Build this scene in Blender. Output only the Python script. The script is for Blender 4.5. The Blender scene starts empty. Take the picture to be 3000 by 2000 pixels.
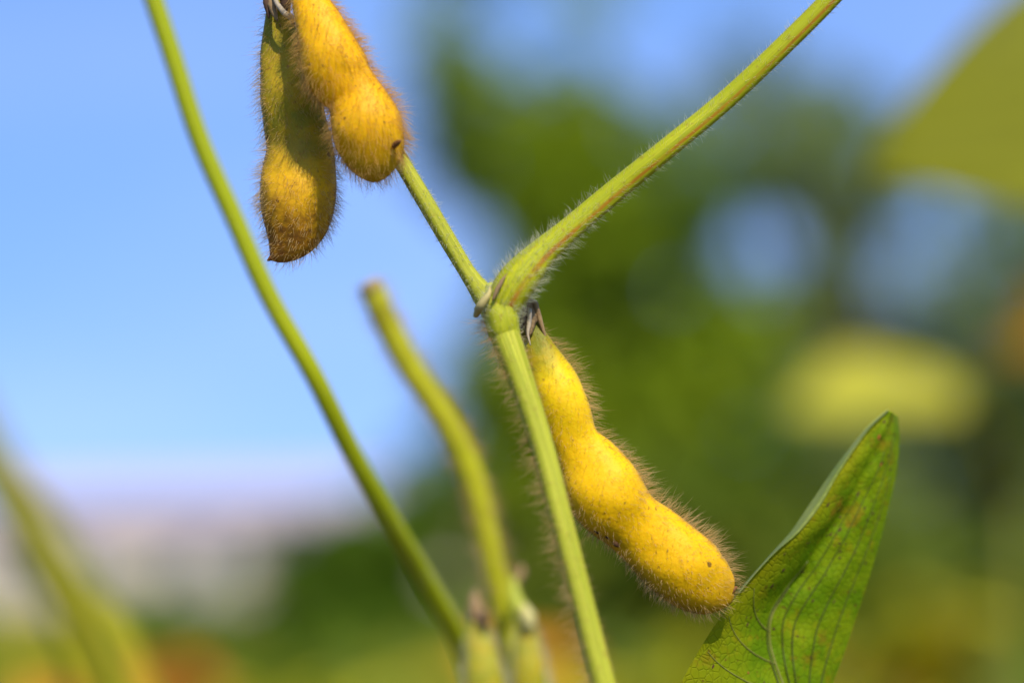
import bpy, math, random
import numpy as np
from mathutils import Vector, Matrix

random.seed(7)
RNG = np.random.default_rng(11)
scene = bpy.context.scene
COL = scene.collection
PI = math.pi

# ------------------------------------------------------------------ camera
# photograph is 3000 x 2000 px: a 100 mm macro lens on a 36 mm sensor, focused 37.5 cm away
PITCH = math.atan(720 * 0.00012)
CAM = np.array((0.0, 0.0, 0.72))
RIGHT = np.array((1.0, 0.0, 0.0))
FWD = np.array((0.0, math.cos(PITCH), math.sin(PITCH)))
UP = np.array((0.0, -math.sin(PITCH), math.cos(PITCH)))
cam_d = bpy.data.cameras.new('camera')
cam = bpy.data.objects.new('camera', cam_d)
COL.objects.link(cam)
cam.location = CAM
cam.rotation_euler = (PI / 2 + PITCH, 0, 0)
cam_d.lens = 100
cam_d.sensor_width = 36
cam_d.clip_start = 0.02
cam_d.clip_end = 4000
cam_d.dof.use_dof = True
cam_d.dof.focus_distance = 0.374
cam_d.dof.aperture_fstop = 7.6
cam_d.dof.aperture_blades = 0
scene.camera = cam

# ------------------------------------------------------------------ light
SUN_DIR = Vector((0.21, -0.60, 0.74)).normalized()      # towards the sun: high, behind the right shoulder
SUN_EL = math.asin(SUN_DIR.z)
SUN_AZ = math.atan2(SUN_DIR.x, SUN_DIR.y)               # clockwise from +Y
world = bpy.data.worlds.new('World')
scene.world = world
world.use_nodes = True
wn, wl = world.node_tree.nodes, world.node_tree.links
wn.clear()
w_out = wn.new('ShaderNodeOutputWorld')
w_bg = wn.new('ShaderNodeBackground')
w_sky = wn.new('ShaderNodeTexSky')
w_sky.sky_type = 'NISHITA'
w_sky.sun_disc = False
w_sky.sun_elevation = SUN_EL
w_sky.sun_rotation = SUN_AZ
w_sky.altitude = 0
w_sky.air_density = 1.0
w_sky.dust_density = 0.2
w_sky.ozone_density = 3.0
w_bg.inputs['Strength'].default_value = 0.15
# thin high cloud veils over the clear sky, whiter towards the horizon
w_tc = wn.new('ShaderNodeTexCoord')
w_map = wn.new('ShaderNodeMapping')
w_map.inputs['Scale'].default_value = (2.0, 2.0, 7.0)
w_map.inputs['Rotation'].default_value = (0.0, 0.12, 0.0)
w_noise = wn.new('ShaderNodeTexNoise')
w_noise.inputs['Scale'].default_value = 2.2
w_noise.inputs['Detail'].default_value = 5
w_noise.inputs['Roughness'].default_value = 0.55
w_ramp = wn.new('ShaderNodeValToRGB')
w_ramp.color_ramp.elements[0].position = 0.30
w_ramp.color_ramp.elements[0].color = (0, 0, 0, 1)
w_ramp.color_ramp.elements[1].position = 0.85
w_ramp.color_ramp.elements[1].color = (0.13, 0.13, 0.13, 1)
w_mix = wn.new('ShaderNodeMix')
w_mix.data_type = 'RGBA'
w_hsv = wn.new('ShaderNodeHueSaturation')
w_hsv.inputs['Saturation'].default_value = 1.2
w_hsv.inputs['Hue'].default_value = 0.508
w_hsv.inputs['Value'].default_value = 1.07
wl.new(w_tc.outputs['Generated'], w_map.inputs['Vector'])
wl.new(w_map.outputs['Vector'], w_noise.inputs['Vector'])
wl.new(w_noise.outputs['Fac'], w_ramp.inputs['Fac'])
# the clear blue of the photograph reaches low: look the sky up a little higher than the view direction
w_sep = wn.new('ShaderNodeSeparateXYZ')
w_com = wn.new('ShaderNodeCombineXYZ')
w_mul = wn.new('ShaderNodeMath')
w_mul.operation = 'MULTIPLY_ADD'
w_mul.inputs[1].default_value = 0.74
w_mul.inputs[2].default_value = 0.26
wl.new(w_tc.outputs['Generated'], w_sep.inputs[0])
wl.new(w_sep.outputs['X'], w_com.inputs['X'])
wl.new(w_sep.outputs['Y'], w_com.inputs['Y'])
wl.new(w_sep.outputs['Z'], w_mul.inputs[0])
wl.new(w_mul.outputs[0], w_com.inputs['Z'])
wl.new(w_com.outputs[0], w_sky.inputs['Vector'])
wl.new(w_sky.outputs['Color'], w_hsv.inputs['Color'])
w_low = wn.new('ShaderNodeMapRange')
w_low.inputs['From Min'].default_value = 0.0
w_low.inputs['From Max'].default_value = 0.16
w_low.inputs['To Min'].default_value = 0.09
w_low.inputs['To Max'].default_value = 0.0
w_add = wn.new('ShaderNodeMath')
w_add.operation = 'ADD'
w_add.use_clamp = True
wl.new(w_sep.outputs['Z'], w_low.inputs['Value'])
wl.new(w_ramp.outputs['Color'], w_add.inputs[0])
wl.new(w_low.outputs['Result'], w_add.inputs[1])
wl.new(w_add.outputs[0], w_mix.inputs[0])
wl.new(w_hsv.outputs['Color'], w_mix.inputs[6])
w_mix.inputs[7].default_value = (6.6, 6.7, 11.0, 1)
wl.new(w_mix.outputs[2], w_bg.inputs['Color'])
wl.new(w_bg.outputs['Background'], w_out.inputs['Surface'])

sun_d = bpy.data.lights.new('sun', 'SUN')
sun_d.energy = 3.4
sun_d.angle = math.radians(0.53)
sun_d.color = (1.0, 0.94, 0.84)
sun = bpy.data.objects.new('sun', sun_d)
COL.objects.link(sun)
sun.rotation_euler = SUN_DIR.to_track_quat('Z', 'Y').to_euler()
sun.location = (0, 0, 6)

scene.view_settings.view_transform = 'Standard'
scene.view_settings.look = 'None'
scene.view_settings.exposure = 0.62
scene.view_settings.gamma = 1
scene.view_settings.use_curve_mapping = False
scene.render.engine = 'CYCLES'
cy = scene.cycles
cy.use_denoising = True
try:
    cy.denoiser = 'OPENIMAGEDENOISE'
    cy.denoising_prefilter = 'ACCURATE'
except Exception:
    pass
cy.use_adaptive_sampling = False
cy.max_bounces = 8
cy.diffuse_bounces = 4
cy.transmission_bounces = 4
cy.sample_clamp_indirect = 6
scene.render.film_transparent = False

# ------------------------------------------------------------------ helpers
def P(u, v, d):
    """point seen at photograph pixel (u, v) at depth d metres"""
    k = 0.00012 * d
    return CAM + FWD * d + RIGHT * ((u - 1500) * k) - UP * ((v - 1000) * k)

def link_mesh(name, V, F, mat=None, parent=None, uv=None, smooth=True):
    """V (n,3); F array (m,3|4) or list of such arrays; uv per-corner (same order as the faces)"""
    V = np.asarray(V, dtype=np.float32)
    Fs = F if isinstance(F, list) else [F]
    Fs = [np.asarray(f, dtype=np.int32) for f in Fs if len(f)]
    me = bpy.data.meshes.new(name)
    me.vertices.add(len(V))
    me.vertices.foreach_set('co', V.ravel())
    loops = np.concatenate([f.ravel() for f in Fs])
    sizes = np.concatenate([np.full(len(f), f.shape[1], dtype=np.int32) for f in Fs])
    starts = np.concatenate(([0], np.cumsum(sizes)[:-1])).astype(np.int32)
    me.loops.add(len(loops))
    me.loops.foreach_set('vertex_index', loops)
    me.polygons.add(len(sizes))
    me.polygons.foreach_set('loop_start', starts)
    me.polygons.foreach_set('loop_total', sizes)
    me.polygons.foreach_set('use_smooth', np.full(len(sizes), smooth, dtype=bool))
    if uv is not None:
        l = me.uv_layers.new(name='UVMap')
        l.data.foreach_set('uv', np.asarray(uv, dtype=np.float32).ravel())
    me.update(calc_edges=True)
    me.validate()
    if mat:
        me.materials.append(mat)
    o = bpy.data.objects.new(name, me)
    COL.objects.link(o)
    if parent is not None:
        adopt(o, parent)
    return o

def base_loc(o):
    loc = Vector((0, 0, 0))
    while o is not None:
        loc += o.location
        o = o.parent
    return loc

def adopt(o, parent):
    o.parent = parent
    o.matrix_parent_inverse = Matrix.Translation(-base_loc(parent)) if parent.type == 'EMPTY' else Matrix.Identity(4)
    if parent.type != 'EMPTY' and parent.parent is not None:
        # mesh parts hold world coordinates: their own world matrix is the identity
        o.matrix_parent_inverse = Matrix.Identity(4)

def thing(name, label, cat, loc, group=None):
    o = bpy.data.objects.new(name, None)
    o.empty_display_size = 0.02
    COL.objects.link(o)
    o.location = tuple(float(x) for x in loc)
    o['label'] = label
    o['category'] = cat
    if group:
        o['group'] = group
    return o

def tag(o, label, cat, group=None):
    o['label'] = label
    o['category'] = cat
    if group:
        o['group'] = group
    return o

def catmull(ctrl, n):
    """ctrl (k, m): smooth curve through all rows (chord-length parabolic tangents), resampled evenly along its first three columns"""
    c = np.asarray(ctrl, float)
    h = np.maximum(np.linalg.norm(np.diff(c[:, :3], axis=0), axis=1), 1e-9)
    d = np.diff(c, axis=0) / h[:, None]
    tg = np.empty_like(c)
    tg[1:-1] = (d[:-1] * h[1:, None] + d[1:] * h[:-1, None]) / (h[1:] + h[:-1])[:, None]
    tg[0], tg[-1] = d[0], d[-1]
    out = []
    for i in range(len(c) - 1):
        t = np.linspace(0, 1, 24, endpoint=False)[:, None]
        out.append(c[i] * (1 - 3 * t**2 + 2 * t**3) + c[i + 1] * (3 * t**2 - 2 * t**3) + h[i] * (tg[i] * (t - 2 * t**2 + t**3) + tg[i + 1] * (t**3 - t**2)))
    out = np.vstack(out + [c[-1][None]])
    s = np.concatenate(([0], np.cumsum(np.linalg.norm(np.diff(out[:, :3], axis=0), axis=1))))
    q = np.linspace(0, s[-1], n)
    return np.stack([np.interp(q, s, out[:, j]) for j in range(out.shape[1])], 1), q

def norm(a):
    return a / np.maximum(np.linalg.norm(a, axis=-1, keepdims=True), 1e-12)

def grid_faces(n, m, closed):
    i = np.arange(n - 1)[:, None]
    mm = m if closed else m - 1
    j = np.arange(mm)[None, :]
    j2 = (j + 1) % m
    f = np.stack(np.broadcast_arrays(i * m + j, i * m + j2, (i + 1) * m + j2, (i + 1) * m + j), -1)
    return f.reshape(-1, 4)

def grid_uv(n, m, closed, us=None, vs=None):
    us = np.linspace(0, 1, n) if us is None else us
    mm = m if closed else m - 1
    vs = np.linspace(0, 1, mm + 1) if vs is None else vs
    a = np.zeros((n - 1, mm, 4, 2))
    a[..., 0, 0] = us[:-1, None]; a[..., 1, 0] = us[:-1, None]
    a[..., 2, 0] = us[1:, None]; a[..., 3, 0] = us[1:, None]
    a[..., 0, 1] = vs[None, :-1]; a[..., 1, 1] = vs[None, 1:]
    a[..., 2, 1] = vs[None, 1:]; a[..., 3, 1] = vs[None, :-1]
    return a.reshape(-1, 2)

def frames(C):
    T = norm(np.gradient(C, axis=0))
    side = norm(np.cross(T, FWD))          # lies across the picture
    dep = norm(np.cross(side, T))          # roughly along the view axis
    # keep the depth axis pointing at the camera
    sgn = np.sign(np.sum(dep * -FWD, axis=1, keepdims=True))
    return T, side, dep * np.where(sgn == 0, 1, sgn)

def tube_grid(ctrl, n, m, ridge=0.0, lump=0.0, seed=0):
    """ctrl rows (x, y, z, r). theta 0 = +side, quarter = towards the camera"""
    R, s = catmull(ctrl, n)
    C, r = R[:, :3], R[:, 3]
    T, side, dep = frames(C)
    th = np.linspace(0, 2 * PI, m, endpoint=False)
    rr = r[:, None] * (1 + ridge * np.cos(5 * th + 0.6)[None, :])
    if lump:
        g = np.random.default_rng(seed)
        ph = g.uniform(0, 6.28, 6)
        ss = s[:, None] / max(s[-1], 1e-6)
        rr = rr * (1 + lump * (np.sin(17 * ss + ph[0]) * np.cos(th + ph[1]) + 0.6 * np.sin(41 * ss + ph[2]) * np.cos(2 * th + ph[3])))
    V = C[:, None, :] + rr[..., None] * (np.cos(th)[None, :, None] * side[:, None, :] + np.sin(th)[None, :, None] * dep[:, None, :])
    return V, C, s

def tube(name, ctrl, n, m, mat, parent, ridge=0.0, lump=0.0, seed=0, cap=True):
    V, C, s = tube_grid(ctrl, n, m, ridge, lump, seed)
    F = [grid_faces(n, m, True)]
    uv = [grid_uv(n, m, True, us=s * 10.0)]
    VV = V.reshape(-1, 3)
    if cap:
        for ring, c, flip in ((0, C[0], True), (n - 1, C[-1], False)):
            k = len(VV)
            VV = np.vstack((VV, c[None]))
            a = ring * m + np.arange(m)
            b = ring * m + (np.arange(m) + 1) % m
            t = np.stack((b, a, np.full(m, k)), 1) if flip else np.stack((a, b, np.full(m, k)), 1)
            F.append(t)
            uv.append(np.tile(np.array([[s[ring] * 10, 0.5]]), (3 * m, 1)))
    o = link_mesh(name, VV, F, mat, parent, np.vstack(uv))
    return o, V

def hair_arrays(V, count, length, radius, lean=0.5, jitter=0.35, curl=0.35, weight=None, lenw=None, rng=RNG, segs=3, droop=0.0):
    """strands rooted on a closed grid V (n,m,3); lean = share along the spine; returns verts, faces"""
    n, m, _ = V.shape
    V1 = np.concatenate((V, V[:, :1]), 1)
    c = V.mean(1)
    e1 = V1[1:, :-1] - V1[:-1, :-1]
    e2 = V1[:-1, 1:] - V1[:-1, :-1]
    nrm = np.cross(e1, e2)
    area = np.linalg.norm(nrm, axis=-1)
    nrm = norm(nrm)
    outw = V1[:-1, :-1] - c[:-1, None]
    sgn = np.sign(np.sum(nrm * outw, -1, keepdims=True))
    nrm = nrm * np.where(sgn == 0, 1, sgn)
    T = norm(np.gradient(c, axis=0))[:-1]
    tt = (np.arange(n - 1) + 0.5) / (n - 1)
    th = (np.arange(m) + 0.5) / m * 2 * PI
    w = area.copy()
    if weight is not None:
        w = w * weight(tt[:, None], th[None, :])
    p = (w / w.sum()).ravel()
    idx = rng.choice(len(p), size=count, p=p)
    i, j = idx // m, idx % m
    a, b = rng.random(count)[:, None], rng.random(count)[:, None]
    root = (V1[i, j] * (1 - a) * (1 - b) + V1[i + 1, j] * a * (1 - b) + V1[i, j + 1] * (1 - a) * b + V1[i + 1, j + 1] * a * b)
    N = nrm[i, j]
    Ti = T[i]
    Tp = norm(Ti - N * np.sum(Ti * N, -1, keepdims=True))
    rnd = norm(rng.normal(size=(count, 3)))
    le = lean * (0.6 + 0.8 * rng.random((count, 1)))
    f = root * 1500.0
    tuft = np.stack((np.sin(f[:, 0] * 1.3 + f[:, 2]), np.sin(f[:, 1] * 1.7 - f[:, 0]), np.sin(f[:, 2] * 1.1 + f[:, 0] * .9)), 1)
    d = norm(N * 0.9 + Tp * le + rnd * jitter + tuft * 0.22)
    L = length * (0.55 + 0.75 * rng.random(count))
    if lenw is not None:
        L = L * lenw(tt[i], th[j])
    L = L[:, None]
    bend = norm(Tp * 0.8 + rng.normal(size=(count, 3)) * 0.8) * curl
    bend[:, 2] -= droop
    root = root - N * radius
    sidev = norm(np.cross(d, rnd + 0.01))
    sv2 = norm(np.cross(d, sidev))
    ks = np.linspace(0, 1, segs + 1)
    verts = np.zeros((count, segs, 3, 3))
    for q, k in enumerate(ks[:-1]):
        pos = root + d * L * k + bend * L * k * k
        r = radius * (1 - 0.75 * k)
        for z in range(3):
            an = 2 * PI * z / 3
            verts[:, q, z] = pos + r * (math.cos(an) * sidev + math.sin(an) * sv2)
    tip = root + d * L + bend * L
    nv = segs * 3 + 1
    allv = np.concatenate((verts.reshape(count, segs * 3, 3), tip[:, None]), 1)
    tri = []
    for q in range(segs - 1):
        for z in range(3):
            a0, a1 = q * 3 + z, q * 3 + (z + 1) % 3
            b0, b1 = a0 + 3, a1 + 3
            tri += [(a0, a1, b1), (a0, b1, b0)]
    for z in range(3):
        tri.append(((segs - 1) * 3 + z, (segs - 1) * 3 + (z + 1) % 3, nv - 1))
    tri = np.array(tri)
    F = (tri[None] + (np.arange(count) * nv)[:, None, None]).reshape(-1, 3)
    return allv.reshape(-1, 3), F

def hairs(name, V, mat, parent, *a, **k):
    v, f = hair_arrays(V, *a, **k)
    o = link_mesh(name, v, f, mat, parent)
    o['kind'] = 'stuff'
    return o

# ------------------------------------------------------------------ materials
class M:
    def __init__(s, name, rough=0.5, spec=0.3):
        s.m = bpy.data.materials.new(name)
        s.m.use_nodes = True
        s.n, s.l = s.m.node_tree.nodes, s.m.node_tree.links
        s.p = s.n['Principled BSDF']
        s.out = s.n['Material Output']
        s.p.inputs['Roughness'].default_value = rough
        s.p.inputs['Specular IOR Level'].default_value = spec
        s.tc = s.n.new('ShaderNodeTexCoord')
    def noise(s, scale, detail=4, rough=0.55, coord='Object', stretch=None, dist=0.0):
        t = s.n.new('ShaderNodeTexNoise')
        t.inputs['Scale'].default_value = scale
        t.inputs['Detail'].default_value = detail
        t.inputs['Roughness'].default_value = rough
        t.inputs['Distortion'].default_value = dist
        src = s.tc.outputs[coord]
        if stretch:
            mp = s.n.new('ShaderNodeMapping')
            mp.inputs['Scale'].default_value = stretch
            s.l.new(src, mp.inputs['Vector'])
            src = mp.outputs['Vector']
        s.l.new(src, t.inputs['Vector'])
        return t.outputs['Fac']
    def ramp(s, fac, stops, interp='LINEAR'):
        r = s.n.new('ShaderNodeValToRGB')
        e = r.color_ramp.elements
        r.color_ramp.interpolation = interp
        while len(e) < len(stops):
            e.new(0.5)
        for el, (pos, c) in zip(e, stops):
            el.position = pos
            if not hasattr(c, '__len__'):
                c = (c, c, c)
            el.color = (*c[:3], 1)
        s.l.new(fac, r.inputs['Fac'])
        return r.outputs['Color']
    def mix(s, fac, a, b, mode='MIX'):
        x = s.n.new('ShaderNodeMix')
        x.data_type = 'RGBA'
        x.blend_type = mode
        for sock, val in ((x.inputs[0], fac), (x.inputs[6], a), (x.inputs[7], b)):
            if hasattr(val, 'links') or isinstance(val, bpy.types.NodeSocket):
                s.l.new(val, sock)
            elif hasattr(val, '__len__'):
                sock.default_value = (*val[:3], 1)
            else:
                sock.default_value = val
        return x.outputs[2]
    def math(s, op, a, b=0.0):
        x = s.n.new('ShaderNodeMath')
        x.operation = op
        for sock, val in ((x.inputs[0], a), (x.inputs[1], b)):
            if isinstance(val, bpy.types.NodeSocket):
                s.l.new(val, sock)
            else:
                sock.default_value = val
        return x.outputs[0]
    def uv(s):
        x = s.n.new('ShaderNodeSeparateXYZ')
        s.l.new(s.tc.outputs['UV'], x.inputs[0])
        return x.outputs['X'], x.outputs['Y']
    def color(s, c):
        if isinstance(c, bpy.types.NodeSocket):
            s.l.new(c, s.p.inputs['Base Color'])
        else:
            s.p.inputs['Base Color'].default_value = (*c, 1)
        s.c = c
    def bump(s, h, strength=0.3, dist=0.0002):
        b = s.n.new('ShaderNodeBump')
        b.inputs['Strength'].default_value = strength
        b.inputs['Distance'].default_value = dist
        s.l.new(h, b.inputs['Height'])
        s.l.new(b.outputs['Normal'], s.p.inputs['Normal'])
    def sss(s, w, radius, scale=0.001):
        s.p.inputs['Subsurface Weight'].default_value = w
        s.p.inputs['Subsurface Radius'].default_value = radius
        s.p.inputs['Subsurface Scale'].default_value = scale
    def translucent(s, fac, tint):
        t = s.n.new('ShaderNodeBsdfTranslucent')
        if isinstance(s.c, bpy.types.NodeSocket):
            s.l.new(s.mix(1.0, s.c, tint, 'MULTIPLY'), t.inputs['Color'])
        else:
            t.inputs['Color'].default_value = (*[a * b for a, b in zip(s.c, tint)], 1)
        mx = s.n.new('ShaderNodeMixShader')
        mx.inputs[0].default_value = fac
        s.l.new(s.p.outputs[0], mx.inputs[1])
        s.l.new(t.outputs[0], mx.inputs[2])
        s.l.new(mx.outputs[0], s.out.inputs['Surface'])

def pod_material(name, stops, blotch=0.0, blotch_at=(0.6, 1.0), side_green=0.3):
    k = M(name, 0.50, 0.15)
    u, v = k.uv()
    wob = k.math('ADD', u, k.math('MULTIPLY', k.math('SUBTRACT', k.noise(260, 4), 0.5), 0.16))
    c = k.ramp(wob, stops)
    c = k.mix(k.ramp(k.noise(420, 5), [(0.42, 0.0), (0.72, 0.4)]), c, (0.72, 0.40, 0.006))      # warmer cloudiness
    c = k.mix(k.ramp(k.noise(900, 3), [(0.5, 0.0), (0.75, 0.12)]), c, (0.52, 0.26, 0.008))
    # the lower suture keeps some green and a dark seam line (v = 0.5)
    dv = k.math('ABSOLUTE', k.math('SUBTRACT', v, 0.5))
    g = k.math('MULTIPLY', k.ramp(dv, [(0.04, 1.0), (0.19, 0.0)]), k.ramp(k.noise(170, 3), [(0.38, 0.2), (0.62, 1.0)]))
    c = k.mix(k.math('MULTIPLY', g, side_green), c, (0.13, 0.13, 0.012))
    c = k.mix(k.ramp(dv, [(0.006, 0.8), (0.018, 0.0)]), c, (0.10, 0.055, 0.015))
    du = k.math('MINIMUM', v, k.math('SUBTRACT', 1.0, v))
    c = k.mix(k.ramp(du, [(0.008, 0.6), (0.03, 0.0)]), c, (0.26, 0.13, 0.02))
    # brown specks and hair scars
    c = k.mix(k.ramp(k.noise(1300, 2, 0.5), [(0.67, 0.0), (0.73, 0.6)]), c, (0.24, 0.10, 0.012))
    c = k.mix(k.ramp(k.noise(760, 2, 0.4), [(0.715, 0.0), (0.76, 0.8)]), c, (0.11, 0.04, 0.01))
    if blotch:
        b = k.math('MULTIPLY', k.ramp(wob, [(blotch_at[0], 0.0), (blotch_at[1], 1.0)]),
                   k.ramp(k.noise(700, 6, 0.7), [(0.36, 0.0), (0.62, 1.0)]))
        c = k.mix(k.math('MULTIPLY', b, blotch), c, (0.15, 0.055, 0.012))
    k.color(c)
    wr = k.noise(16, 4, 0.6, 'UV', (1.0, 0.35, 1), 0.6)
    k.bump(k.math('ADD', k.math('ADD', k.noise(1500, 4, 0.6), k.math('MULTIPLY', k.noise(420, 3), 1.6)), k.math('MULTIPLY', wr, 1.0)), 0.45, 0.0002)
    k.sss(0.25, (1.0, 0.5, 0.08), 0.0012)
    return k.m

def stem_material(name, a, b, streak=None, streak_at=0.25, streak_w=0.05, freckles=0.5):
    k = M(name, 0.55, 0.15)
    u, v = k.uv()
    n1 = k.noise(9, 5, 0.6, 'UV', (0.35, 6.0, 1.0))
    c = k.mix(k.ramp(n1, [(0.35, 0.0), (0.65, 1.0)]), a, b)
    c = k.mix(k.ramp(k.noise(26, 3, 0.5, 'UV', (0.25, 3.5, 1)), [(0.5, 0), (0.7, 0.6)]), c, [min(1, x * 1.5) for x in b])
    if streak:
        d = k.math('ABSOLUTE', k.math('SUBTRACT', v, streak_at))
        f = k.math('MULTIPLY', k.ramp(d, [(streak_w * 0.25, 1.0), (streak_w, 0.0)]),
                   k.ramp(k.noise(10, 5, 0.7, 'UV', (1.4, 0.5, 1)), [(0.36, 0.25), (0.52, 1.0)]))
        c = k.mix(f, c, streak)
    c = k.mix(k.math('MULTIPLY', k.ramp(k.noise(1100, 3, 0.5), [(0.60, 0.0), (0.70, 1.0)]), freckles), c, (0.24, 0.14, 0.02))
    k.color(c)
    k.bump(k.math('ADD', k.noise(40, 3, 0.5, 'UV', (0.2, 3.0, 1)), k.math('MULTIPLY', k.noise(1800, 3), 0.7)), 0.45, 0.00016)
    k.sss(0.15, (0.6, 0.7, 0.05), 0.0008)
    return k.m

def hair_material(name, col, transl=0.4):
    k = M(name, 0.35, 0.5)
    k.color(k.mix(k.noise(300, 2), [x * 0.75 for x in col], [min(1, x * 1.25) for x in col]))
    k.translucent(transl, (1, 1, 1))
    return k.m

def leaf_material(name, a, b, spot=(0.20, 0.09, 0.01), transl=0.35, scale=1.0, spots=0.7, tint=(1.3, 1.35, 0.5)):
    k = M(name, 0.55, 0.15)
    c = k.mix(k.ramp(k.noise(60 * scale, 5, 0.6), [(0.35, 0), (0.65, 1)]), a, b)
    c = k.mix(k.math('MULTIPLY', k.ramp(k.noise(240 * scale, 3, 0.5), [(0.62, 0), (0.72, 1)]), spots), c, spot)
    wv = k.n.new('ShaderNodeTexWave')
    wv.bands_direction = 'DIAGONAL'
    wv.inputs['Scale'].default_value = 5.0
    wv.inputs['Distortion'].default_value = 1.5
    k.l.new(k.tc.outputs['Generated'], wv.inputs['Vector'])
    c = k.mix(k.ramp(wv.outputs['Fac'], [(0.75, 0.0), (1.0, 0.35)]), c, [min(1, x * 1.5) for x in b])
    info = k.n.new('ShaderNodeObjectInfo')
    h = k.n.new('ShaderNodeHueSaturation')
    k.l.new(k.math('ADD', 0.485, k.math('MULTIPLY', info.outputs['Random'], 0.03)), h.inputs['Hue'])
    k.l.new(k.math('ADD', 0.8, k.math('MULTIPLY', info.outputs['Random'], 0.45)), h.inputs['Value'])
    k.l.new(c, h.inputs['Color'])
    k.color(h.outputs['Color'])
    k.bump(k.noise(300 * scale, 4), 0.3, 0.0004)
    k.translucent(transl, tint)
    return k.m

def tree_leaf_material(name, cols, transl=0.3, tint=(1.3, 1.5, 0.5)):
    """per-leaf colour: every leaf is its own island"""
    k = M(name, 0.6, 0.12)
    g = k.n.new('ShaderNodeNewGeometry')
    st = [(i / (len(cols) - 1), c) for i, c in enumerate(cols)]
    k.color(k.ramp(g.outputs['Random Per Island'], st))
    k.translucent(transl, tint)
    return k.m

def plain_material(name, col, rough=0.7, var=0.25, scale=3.0, bump=0.0, bd=0.01):
    k = M(name, rough, 0.25)
    n = k.noise(scale, 6, 0.6)
    k.color(k.mix(n, [x * (1 - var) for x in col], [min(1, x * (1 + var)) for x in col]))
    if bump:
        k.bump(k.noise(scale * 6, 5), bump, bd)
    return k.m

YEL = (0.76, 0.43, 0.006)
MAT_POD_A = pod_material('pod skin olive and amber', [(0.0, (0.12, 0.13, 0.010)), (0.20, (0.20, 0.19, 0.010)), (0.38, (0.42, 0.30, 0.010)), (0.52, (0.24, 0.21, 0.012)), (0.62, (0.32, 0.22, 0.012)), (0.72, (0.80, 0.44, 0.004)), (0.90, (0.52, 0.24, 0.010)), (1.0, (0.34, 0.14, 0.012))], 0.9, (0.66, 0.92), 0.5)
MAT_POD_B = pod_material('pod skin golden', [(0.0, (0.66, 0.40, 0.002)), (0.2, (0.80, 0.415, 0.001)), (0.6, (0.80, 0.40, 0.001)), (0.85, (0.76, 0.39, 0.002)), (1.0, (0.45, 0.28, 0.012))], 0.0, (0.7, 1.0), 0.25)
MAT_POD_C = pod_material('pod skin yellow', [(0.0, (0.14, 0.15, 0.010)), (0.12, (0.22, 0.21, 0.008)), (0.22, (0.76, 0.53, 0.004)), (0.4, (0.80, 0.47, 0.001)), (0.75, (0.80, 0.44, 0.001)), (0.93, (0.76, 0.42, 0.002)), (1.0, (0.48, 0.25, 0.012))], 0.0, (0.7, 1.0), 0.75)
MAT_POD_D = pod_material('young pod skin', [(0.0, (0.36, 0.34, 0.04)), (0.4, (0.30, 0.29, 0.006)), (1.0, (0.28, 0.28, 0.004))], 0.0, (0.7, 1), 0.2)
MAT_HAIR_GOLD = hair_material('golden pod hair', (0.88, 0.56, 0.15), 0.55)
MAT_HAIR_TAWNY = hair_material('amber pod hair', (0.86, 0.61, 0.25), 0.55)
MAT_HAIR_BROWN = hair_material('tawny pod hair', (0.82, 0.58, 0.25), 0.55)
MAT_HAIR_PALE = hair_material('pale stem hair', (0.88, 0.82, 0.55), 0.55)
MAT_STEM = stem_material('green stem skin', (0.25, 0.275, 0.008), (0.42, 0.40, 0.030), (0.42, 0.26, 0.03), 0.55, 0.05, 0.35)
MAT_PETIOLE = stem_material('petiole skin', (0.26, 0.30, 0.004), (0.38, 0.36, 0.006), (0.36, 0.15, 0.006), 0.31, 0.040, 0.5)
MAT_NODE = stem_material('node skin', (0.25, 0.285, 0.006), (0.40, 0.385, 0.016), None, 0.3, 0.05, 0.6)
MAT_STEM_BLUR = stem_material('yellow green stem skin', (0.26, 0.31, 0.002), (0.33, 0.35, 0.003), (0.32, 0.16, 0.015), 0.02, 0.06, 0.2)
MAT_STUB = stem_material('olive stub skin', (0.35, 0.36, 0.004), (0.42, 0.40, 0.008), None, 0.3, 0.05, 0.3)
MAT_STEM_OLIVE = stem_material('olive stem skin', (0.19, 0.18, 0.003), (0.24, 0.215, 0.004), None, 0.3, 0.05, 0.2)
MAT_DRY = plain_material('dried calyx tissue', (0.27, 0.17, 0.07), 0.8, 0.5, 500, 0.4, 0.0002)
MAT_DRY_PALE = plain_material('dried pale strand', (0.40, 0.32, 0.20), 0.7, 0.25, 300)
MAT_DRY_DARK = plain_material('dried dark tissue', (0.10, 0.055, 0.03), 0.8, 0.4, 500)
MAT_BEAK = plain_material('brown pod beak', (0.20, 0.08, 0.02), 0.7, 0.4, 700)
MAT_CUT = plain_material('snapped stem end', (0.34, 0.24, 0.09), 0.8, 0.4, 600)
MAT_SCALE = plain_material('papery scale', (0.42, 0.34, 0.12), 0.8, 0.4, 500)
MAT_CREAM = plain_material('cream withered flower', (0.60, 0.52, 0.18), 0.7, 0.25, 400)
MAT_BUD = plain_material('bud', (0.40, 0.42, 0.04), 0.6, 0.3, 500)
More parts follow.
